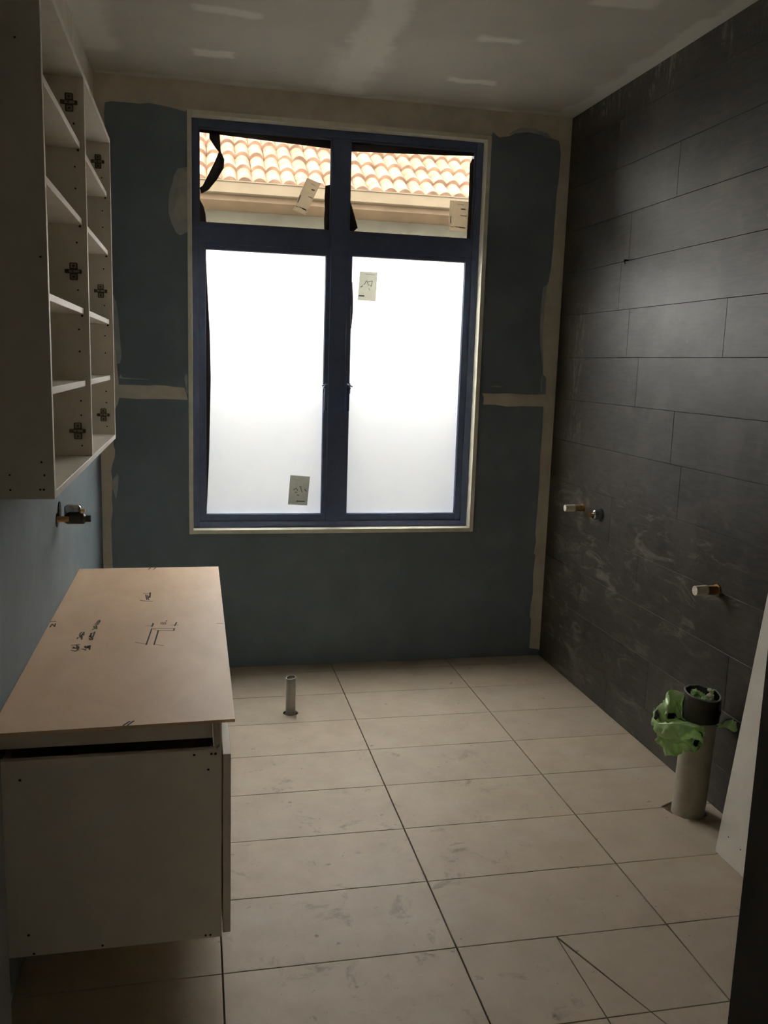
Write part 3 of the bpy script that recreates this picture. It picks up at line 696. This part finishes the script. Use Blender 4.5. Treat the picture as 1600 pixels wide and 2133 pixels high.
bt = thing('bench_board', 'thin tan fibreboard sheet with marker writing lying on the vanity', 'board', (-.83, -1.17, .7005))
sheet = prism('sheet', [(XL + .0015, -1.921), (-.5760, -1.909), (-.5768, -.434), (XL + .0015, -.432)], 'z', .7005, .7075, M['mdf'], bt)
WORDS = [
[[(-0.9882,-1.388),(-0.9832,-1.3911),(-0.9773,-1.3956),(-0.973,-1.3873)],[(-0.9865,-1.3718),(-0.9851,-1.3617),(-0.9826,-1.3722)],[(-0.973,-1.3873),(-0.9736,-1.363),(-0.9803,-1.3467)],[(-0.9932,-1.344),(-0.9864,-1.3421)],[(-0.9818,-1.3414),(-0.9734,-1.3397)],[(-0.9791,-1.3752),(-0.9779,-1.36)]],
[[(-0.9861,-1.2875),(-0.9852,-1.2753),(-0.9805,-1.2744),(-0.9794,-1.2635)],[(-0.9733,-1.2944),(-0.9755,-1.2695),(-0.9783,-1.2524)],[(-0.9827,-1.2631),(-0.9837,-1.2349),(-0.9798,-1.2268)],[(-0.9731,-1.2558),(-0.9748,-1.2273)],[(-0.9786,-1.2636),(-0.9767,-1.2385)]],
[[(-0.9609,-1.3786),(-0.955,-1.3831),(-0.951,-1.3911)],[(-0.9549,-1.3703),(-0.9558,-1.3561),(-0.9574,-1.3623)],[(-0.9421,-1.3871),(-0.9443,-1.3535),(-0.9494,-1.3568)],[(-0.9512,-1.3759),(-0.9498,-1.3606),(-0.9452,-1.374)]],
[[(-0.954,-1.2884),(-0.9492,-1.3025),(-0.9446,-1.3003),(-0.9442,-1.2895)],[(-0.955,-1.2717),(-0.9538,-1.2607),(-0.9458,-1.2893),(-0.9499,-1.2888)],[(-0.9459,-1.281),(-0.9449,-1.2533),(-0.9451,-1.2277)],[(-0.9522,-1.2609),(-0.9539,-1.2382),(-0.9467,-1.2361)]],
[[(-0.9544,-1.2036),(-0.9494,-1.1953),(-0.9465,-1.1838)],[(-0.9512,-1.1863),(-0.9534,-1.1742),(-0.9475,-1.1658),(-0.9432,-1.1989)],[(-0.9534,-1.1501),(-0.9468,-1.1568),(-0.944,-1.1511)],[(-0.9494,-1.1474),(-0.9466,-1.1169),(-0.9429,-1.1111),(-0.9419,-1.1298),(-0.9448,-1.151)]],
[[(-0.8378,-0.8961),(-0.8225,-0.9064),(-0.8007,-0.9106)],[(-0.8335,-0.81),(-0.8205,-0.8136),(-0.8113,-0.8097),(-0.8097,-0.8652)],[(-0.8244,-0.8272),(-0.8215,-0.8595),(-0.8176,-0.8913)],[(-0.8181,-0.837),(-0.8151,-0.8737),(-0.8119,-0.8919)],[(-0.8118,-0.8003),(-0.8109,-0.8651),(-0.8162,-0.8509)]],
[[(-0.795,-1.3622),(-0.7874,-1.2158)],[(-0.7742,-1.3646),(-0.7678,-1.2356)],[(-0.7244,-1.2386),(-0.7228,-1.2193)],[(-0.788,-1.1925),(-0.7853,-1.1618)],[(-0.7224,-1.1924),(-0.7179,-1.1579)],[(-0.7489,-1.1415),(-0.7465,-1.1361)]],
[[(-1.083,-1.1114),(-1.0697,-1.11)],[(-1.0763,-1.1674),(-1.0745,-1.1365),(-1.0639,-1.1641),(-1.0664,-1.1326)]],
[[(-0.8136,-1.9120),(-0.8023,-1.893)],[(-0.8046,-1.9120),(-0.7939,-1.8916)]],
[[(-0.8345,-0.4623),(-0.8287,-0.436)],[(-0.8175,-0.4636),(-0.8091,-0.436)]]]
PENCIL = [[(-0.7875,-1.2141),(-0.7691,-1.2143),(-0.7249,-1.2191)],[(-0.7831,-1.2216),(-0.7704,-1.2335),(-0.7244,-1.2386)],[(-0.8056,-1.1816),(-0.7879,-1.1835)],[(-0.7341,-1.1838),(-0.7122,-1.1843)],[(-0.7632,-1.1531),(-0.7625,-1.1735),(-0.749,-1.1731),(-0.7496,-1.1545),(-0.7632,-1.1531)],[(-0.758,-1.155),(-0.757,-1.172)],[(-0.753,-1.155),(-0.755,-1.172)],[(-0.8264,-1.3363),(-0.8123,-1.346),(-0.7963,-1.3558)],[(-0.7738,-1.3615),(-0.7492,-1.3754)],[(-0.5994,-1.1823),(-0.5809,-1.1811)]]
def strokes(name, lines, m, w):
    bm = bmesh.new()
    for L in lines:
        for a, c in zip(L, L[1:]):
            a, c = Vector(a), Vector(c); d = (c - a).normalized() * w * .45; n = Vector((-d.y, d.x)).normalized() * w / 2
            q = [a - d - n, c + d - n, c + d + n, a - d + n]
            add_prism(bm, [tuple(p) for p in q], 'z', .7074, .7077)
    return tag(from_bm(name, bm, M[m], sheet), kind='stuff')
for wd in WORDS: strokes('handwriting', wd, 'marker', .0040)
strokes('pencil_sketch', PENCIL, 'pencil', .0026)

# ------------------------------------------------------------------ plumbing on the left wall
t = thing('wall_mixer', 'chrome mixer body with copper pipe stub above the bench board', 'tap', (XL, -.89, .955))
tube('wall_hole', (XL - .001, -.925, .980), (XL + .0012, -.925, .980), .022, M['hole'], t)
tube('pipe_stub', (XL, -.920, .982), (-1.050, -.915, .982), .0095, M['copper'], t, seg=16)
bm = bmesh.new()
add_tube(bm, (-1.064, -.905, .981), (-1.056, -.905, .981), .013, .0175, 20)
add_tube(bm, (-1.056, -.905, .981), (-1.006, -.905, .981), .0175, .0175, 20)
add_tube(bm, (-1.006, -.905, .981), (-1.001, -.905, .981), .0175, .0115, 20)
add_tube(bm, (-1.001, -.905, .981), (-.985, -.905, .981), .0105, .0105, 18)
o = from_bm('valve_body', bm, M['tape'], t); shade(o)
bm = bmesh.new(); add_box(bm, -1.068, -1.017, -.893, -.850, .978, 1.021, .010, 3)
o = from_bm('cartridge_housing', bm, M['chrome'], t); shade(o, 60)
tube('spindle', (-1.020, -.872, 1.000), (-1.006, -.872, 1.000), .006, M['brass'], t, seg=12)
tube('cover_plate', (XL, -.870, 1.0), (XL + .003, -.870, 1.0), .030, M['hole'], t, seg=24)

# ------------------------------------------------------------------ plumbing on the right wall
def stub(label, y, z, L, r, name='pipe_stub'):
    t = thing(name, label, 'pipe', (XR, y, z), 'taped water outlets on the charcoal wall')
    tube('pipe', (XR, y, z), (XR - L * .55, y, z), r, M['copper'], t, seg=18)
    tube('thread_tape', (XR - L * .50, y, z), (XR - L, y, z), r * 1.12, M['ptfe'], t, r1=r * 1.02, seg=18)
    bm = bmesh.new(); add_tube(bm, (XR, y, z), (XR - .006, y, z), r * 1.35, seg=8)
    from_bm('hex_collar', bm, M['brass'], t)
stub('brass outlet stub with white thread tape beside the mixer valve', -.004, .857, .092, .0155)
stub('low brass outlet stub with white thread tape above the waste pipe', -1.120, .7545, .089, .0165)
t = thing('mixer_valve', 'chrome mixer valve with brass spindle on the charcoal wall', 'tap', (XR, -.19, .835))
tube('backing', (XR - .001, -.192, .856), (XR + .0002, -.192, .856), .030, M['hole'], t, seg=24)
bm = bmesh.new(); add_tube(bm, (XR, -.19, .858), (XR - .034, -.19, .858), .0225, .0225, 24); add_tube(bm, (XR - .034, -.19, .858), (XR - .040, -.19, .858), .0225, .0165, 24)
o = from_bm('valve_body', bm, M['chrome'], t); shade(o)
bm = bmesh.new(); add_tube(bm, (XR - .040, -.19, .858), (XR - .056, -.19, .858), .0075, .0075, 14); add_box(bm, XR - .062, XR - .054, -.194, -.186, .853, .863, .001)
o = from_bm('spindle', bm, M['brass'], t); shade(o)
bm = bmesh.new()
add_path(bm, [(XR + .001, -.268, 1.9505), (XR - .012, -.270, 1.951), (XR - .022, -.278, 1.949), (XR - .028, -.292, 1.942), (XR - .030, -.303, 1.932)], [.0035, .0035, .003, .0022, .0016], 8)
o = from_bm('wire_end', bm, M['hole'], None, True); rebase(o)
tag(o, 'short black wire poking out of the charcoal tiles', 'wire')

# ------------------------------------------------------------------ floor wastes
t = thing('waste_pipe', 'thin grey waste pipe standing up from the floor tiles', 'pipe', (*HOLE_S, 0))
bm = bmesh.new(); add_tube(bm, (*HOLE_S, -.06), (HOLE_S[0] - .001, HOLE_S[1], .160), .0215, seg=28, inner=.0185)
# skewed saw cut at the top
for v in bm.verts:
    if v.co.z > .1: v.co.z += (v.co.x - HOLE_S[0]) * .12 + (v.co.y - HOLE_S[1]) * .10
o = from_bm('pipe', bm, M['pvc'], t); shade(o)
tp = thing('soil_pipe', 'wide cream soil pipe with a taped black collar beside the charcoal wall', 'pipe', (*HOLE_B, 0))
LX, LY = .016, .0     # slight lean
bm = bmesh.new(); add_tube(bm, (*HOLE_B, -.03), (HOLE_B[0] + LX, HOLE_B[1] + LY, .40), .0555, seg=40, inner=.051)
o = from_bm('pipe', bm, M['pvc_cream'], tp); shade(o)
bm = bmesh.new(); cx, cy = HOLE_B[0] + LX, HOLE_B[1]
nr, seg = 9, 40
def collar(r_off, inner):
    rings = []
    for i in range(nr):
        z = .338 + .088 * i / (nr - 1)
        ring = []
        for k in range(seg):
            a = 2 * math.pi * k / seg
            n = noise.noise(Vector((math.cos(a) * 2.2, math.sin(a) * 2.2, i * .35)))
            r = r_off + .0035 * n * (i / nr) + (.0018 if i in (3, 4) else 0)
            ring.append(bm.verts.new((cx + r * math.cos(a), cy + r * math.sin(a), z + (.010 * math.cos(a - 2.0)) * (i / nr) + .004 * n * (i == nr - 1))))
        rings.append(ring)
    return rings
RO = collar(.0610, False); RI = collar(.0540, True)
for A, B in zip(RO, RO[1:]):
    for k in range(seg): bm.faces.new((A[k], A[(k + 1) % seg], B[(k + 1) % seg], B[k]))
for A, B in zip(RI, RI[1:]):
    for k in range(seg): bm.faces.new((B[k], B[(k + 1) % seg], A[(k + 1) % seg], A[k]))
for A, B in ((RO[-1], RI[-1]), (RI[0], RO[0])):
    for k in range(seg): bm.faces.new((A[k], A[(k + 1) % seg], B[(k + 1) % seg], B[k]))
rim = [((a.co + b_.co) / 2).copy() for a, b_ in zip(RO[-1], RI[-1])]
o = from_bm('collar', bm, M['tape'], tp); shade(o, 50)
bm = bmesh.new(); add_path(bm, rim + [rim[0]], .0034, 8)
o2 = from_bm('rim', bm, M['tape_edge'], o); shade(o2, 60)

# green bag: stuffed down the pipe and spilling out under the collar
bag = thing('plastic_bag', 'crumpled green plastic bag hanging round the taped pipe', 'bag', (cx, cy, .25))
VL = Vector((-.836, .548, 0)); VT = Vector((-.548, -.836, 0)); UP = Vector((0, 0, 1)); C0 = Vector((cx, cy, 0))
def pv(l, tw_, z): return C0 + VL * l + VT * tw_ + UP * z
def sheet_obj(name, gridf, nu, nv, m, amp, fr, seed, thick=.0009):
    bm = bmesh.new(); g = []
    for i in range(nu + 1):
        row = []
        for j in range(nv + 1):
            p = gridf(i / nu, j / nv)
            q = p * fr + Vector((seed, seed * 1.7, 0))
            d = Vector((noise.noise(q), noise.noise(q + Vector((9, 3, 5))), noise.noise(q + Vector((2, 8, 1)))))
            q2 = q * 1.5
            def rid(w): return .5 - 2 * abs(noise.noise(w))
            d += .9 * Vector((rid(q2), rid(q2 + Vector((9, 3, 5))), rid(q2 + Vector((2, 8, 1)))))
            row.append(bm.verts.new(p + d * amp * (.25 + .75 * min(1, j / nv * 2))))
        g.append(row)
    for i in range(nu):
        for j in range(nv): bm.faces.new((g[i][j], g[i + 1][j], g[i + 1][j + 1], g[i][j + 1]))
    o = from_bm(name, bm, m, bag, True)
    md = o.modifiers.new('thick', 'SOLIDIFY'); md.thickness = thick; md.offset = 0
    return o
def lerp(pts, f):
    f = f * (len(pts) - 1); i = min(int(f), len(pts) - 2); f -= i; f = f * f * (3 - 2 * f) if False else f
    return Vector(pts[i]) * (1 - f) + Vector(pts[i + 1]) * f
# columns of control points (l, t, z) from root at the collar to the hem; u runs from the far side over the left to the front right
CTRL = [
 [(.045, -.060, .350), (.075, -.055, .395), (.100, -.045, .405), (.118, -.03, .392), (.128, -.015, .372), (.132, 0, .350)],
 [(.060, -.030, .350), (.085, -.020, .388), (.112, -.01, .392), (.130, .01, .372), (.138, .02, .345), (.136, .02, .325)],
 [(.064, -.005, .345), (.090, .015, .372), (.115, .03, .372), (.138, .035, .350), (.146, .035, .325), (.140, .03, .295)],
 [(.062, .015, .340), (.085, .040, .350), (.108, .055, .345), (.130, .05, .320), (.138, .045, .280), (.128, .04, .235)],
 [(.056, .030, .338), (.072, .055, .340), (.092, .068, .332), (.112, .068, .300), (.120, .06, .255), (.108, .05, .205)],
 [(.048, .040, .336), (.056, .064, .336), (.070, .078, .326), (.085, .080, .295), (.090, .072, .255), (.082, .066, .222)],
 [(.036, .050, .335), (.038, .072, .335), (.045, .084, .322), (.052, .086, .295), (.056, .080, .262), (.055, .074, .235)],
 [(.020, .058, .334), (.018, .076, .332), (.018, .086, .316), (.022, .088, .290), (.026, .082, .262), (.028, .076, .236)],
 [(.002, .061, .333), (-.002, .074, .328), (-.006, .080, .308), (-.004, .080, .286), (.004, .078, .262), (.010, .074, .240)],
 [(-.012, .060, .332), (-.014, .066, .322), (-.016, .068, .300), (-.014, .070, .280), (-.006, .072, .262), (.002, .072, .245)]]
def skirt(u, v):
    f = u * (len(CTRL) - 1); i = min(int(f), len(CTRL) - 2); f -= i
    l = lerp(CTRL[i], v) * (1 - f) + lerp(CTRL[i + 1], v) * f
    l = l + Vector((0, .006 * math.sin(u * 26) * v, .006 * math.cos(u * 19 + v * 5) * v))
    return pv(*l)
sheet_obj('skirt', skirt, 120, 64, M['bag'], .012, 20, 1.3)
def loop(u, v):   # gathered hem looping over the skirt
    pts = [(.152, .02, .350), (.152, .050, .326), (.132, .082, .322), (.102, .100, .334), (.062, .110, .344), (.022, .112, .338), (-.006, .102, .318), (-.018, .090, .288)]
    l = lerp(pts, u); a = v * 1.6
    return pv(l.x, l.y + .010 * math.sin(a * 2.2), l.z + .006 - .046 * v * (.30 + math.sin(u * 3.1) ** 2))
sheet_obj('hem', loop, 90, 20, M['bag'], .007, 22, 4.1)
def tuft(u, v):
    a = -.9 + 1.8 * u; R = .058 + .058 * v
    return pv(-R * math.cos(a * .55) - .0, -.004 + R * math.sin(a) * .42, .318 + .030 * v + .016 * math.cos(u * 12) * v - .035 * (1 - u) * v)
sheet_obj('tuft', tuft, 26, 16, M['bag'], .009, 26, 7.7)
def plug(u, v):
    a = u * 2 * math.pi; R = .040 * v
    return Vector((cx, cy, .412)) + Vector((math.cos(a) * R, math.sin(a) * R, .010 * math.cos(a * 3) * v + .006))
sheet_obj('plug', plug, 60, 24, M['bag'], .013, 42, 2.2)
# printed dark patches on the bag
def patch(name, u0, u1, v0, v1, f, off):
    def g(u, v): return f(u0 + (u1 - u0) * u, v0 + (v1 - v0) * v) + VT * off + VL * off * .5
    sheet_obj(name, g, 8, 8, M['bag_print'], .012, 20, 1.3)
patch('print', .20, .27, .58, .80, skirt, .003)
patch('print', .86, .94, .30, .75, skirt, .004)
patch('print', .30, .36, .12, .30, skirt, .003)
patch('print', .44, .60, .06, .14, skirt, .004)
for (dl, dt, z, r, m, lb) in ((-.022, .026, .431, .010, 'debris', 'peach foam lump on the green plastic stuffed in the pipe'),
                              (-.020, -.028, .432, .008, 'debris_pale', 'pale foam lump at the back of the stuffed pipe mouth')):
    bm = bmesh.new(); bmesh.ops.create_icosphere(bm, subdivisions=3, radius=r)
    c = pv(dl, dt, z)
    for v in bm.verts: v.co = Vector((v.co.x, v.co.y, v.co.z * .7)) * (1 + .3 * noise.noise(v.co * 80 + Vector((dl * 100, 0, 0)))) + c
    o = from_bm('foam_lump', bm, M[m], None, True); rebase(o)
    tag(o, lb, 'foam', 'foam lumps in the pipe mouth')

# ------------------------------------------------------------------ white strip leaning on the charcoal wall
ang = math.atan2(XR - .962, 1.39)
bm = bmesh.new(); add_box(bm, 0, .016, -1.650, -1.487, 0, 1.42, .0006)
bmesh.ops.rotate(bm, verts=bm.verts[:], cent=(0, 0, 0), matrix=Matrix.Rotation(ang, 3, 'Y'))
bmesh.ops.translate(bm, verts=bm.verts[:], vec=(.9465, 0, .016 * math.sin(ang)))
o = from_bm('panel_offcut', bm, M['melamine'])
zb = .003
dots_bm = bmesh.new()
for (y, s) in ((-1.535, .075), (-1.60, .07)):
    p = Vector((.9465 + math.sin(ang) * s, y, .002 + math.cos(ang) * s)); n = Vector((-math.cos(ang), 0, math.sin(ang)))
    add_tube(dots_bm, p + n * .0006, p - n * .003, .0022, seg=8)
lp = thing('leaning_panel', 'narrow white melamine panel leaning on the charcoal wall beside the soil pipe', 'panel', (1.0, -1.57, 0))
o.name = 'panel'; o.parent = lp; o.matrix_parent_inverse = Matrix.Translation(-lp.location)
tag(from_bm('screw_hole', dots_bm, M['hole'], lp), kind='stuff')
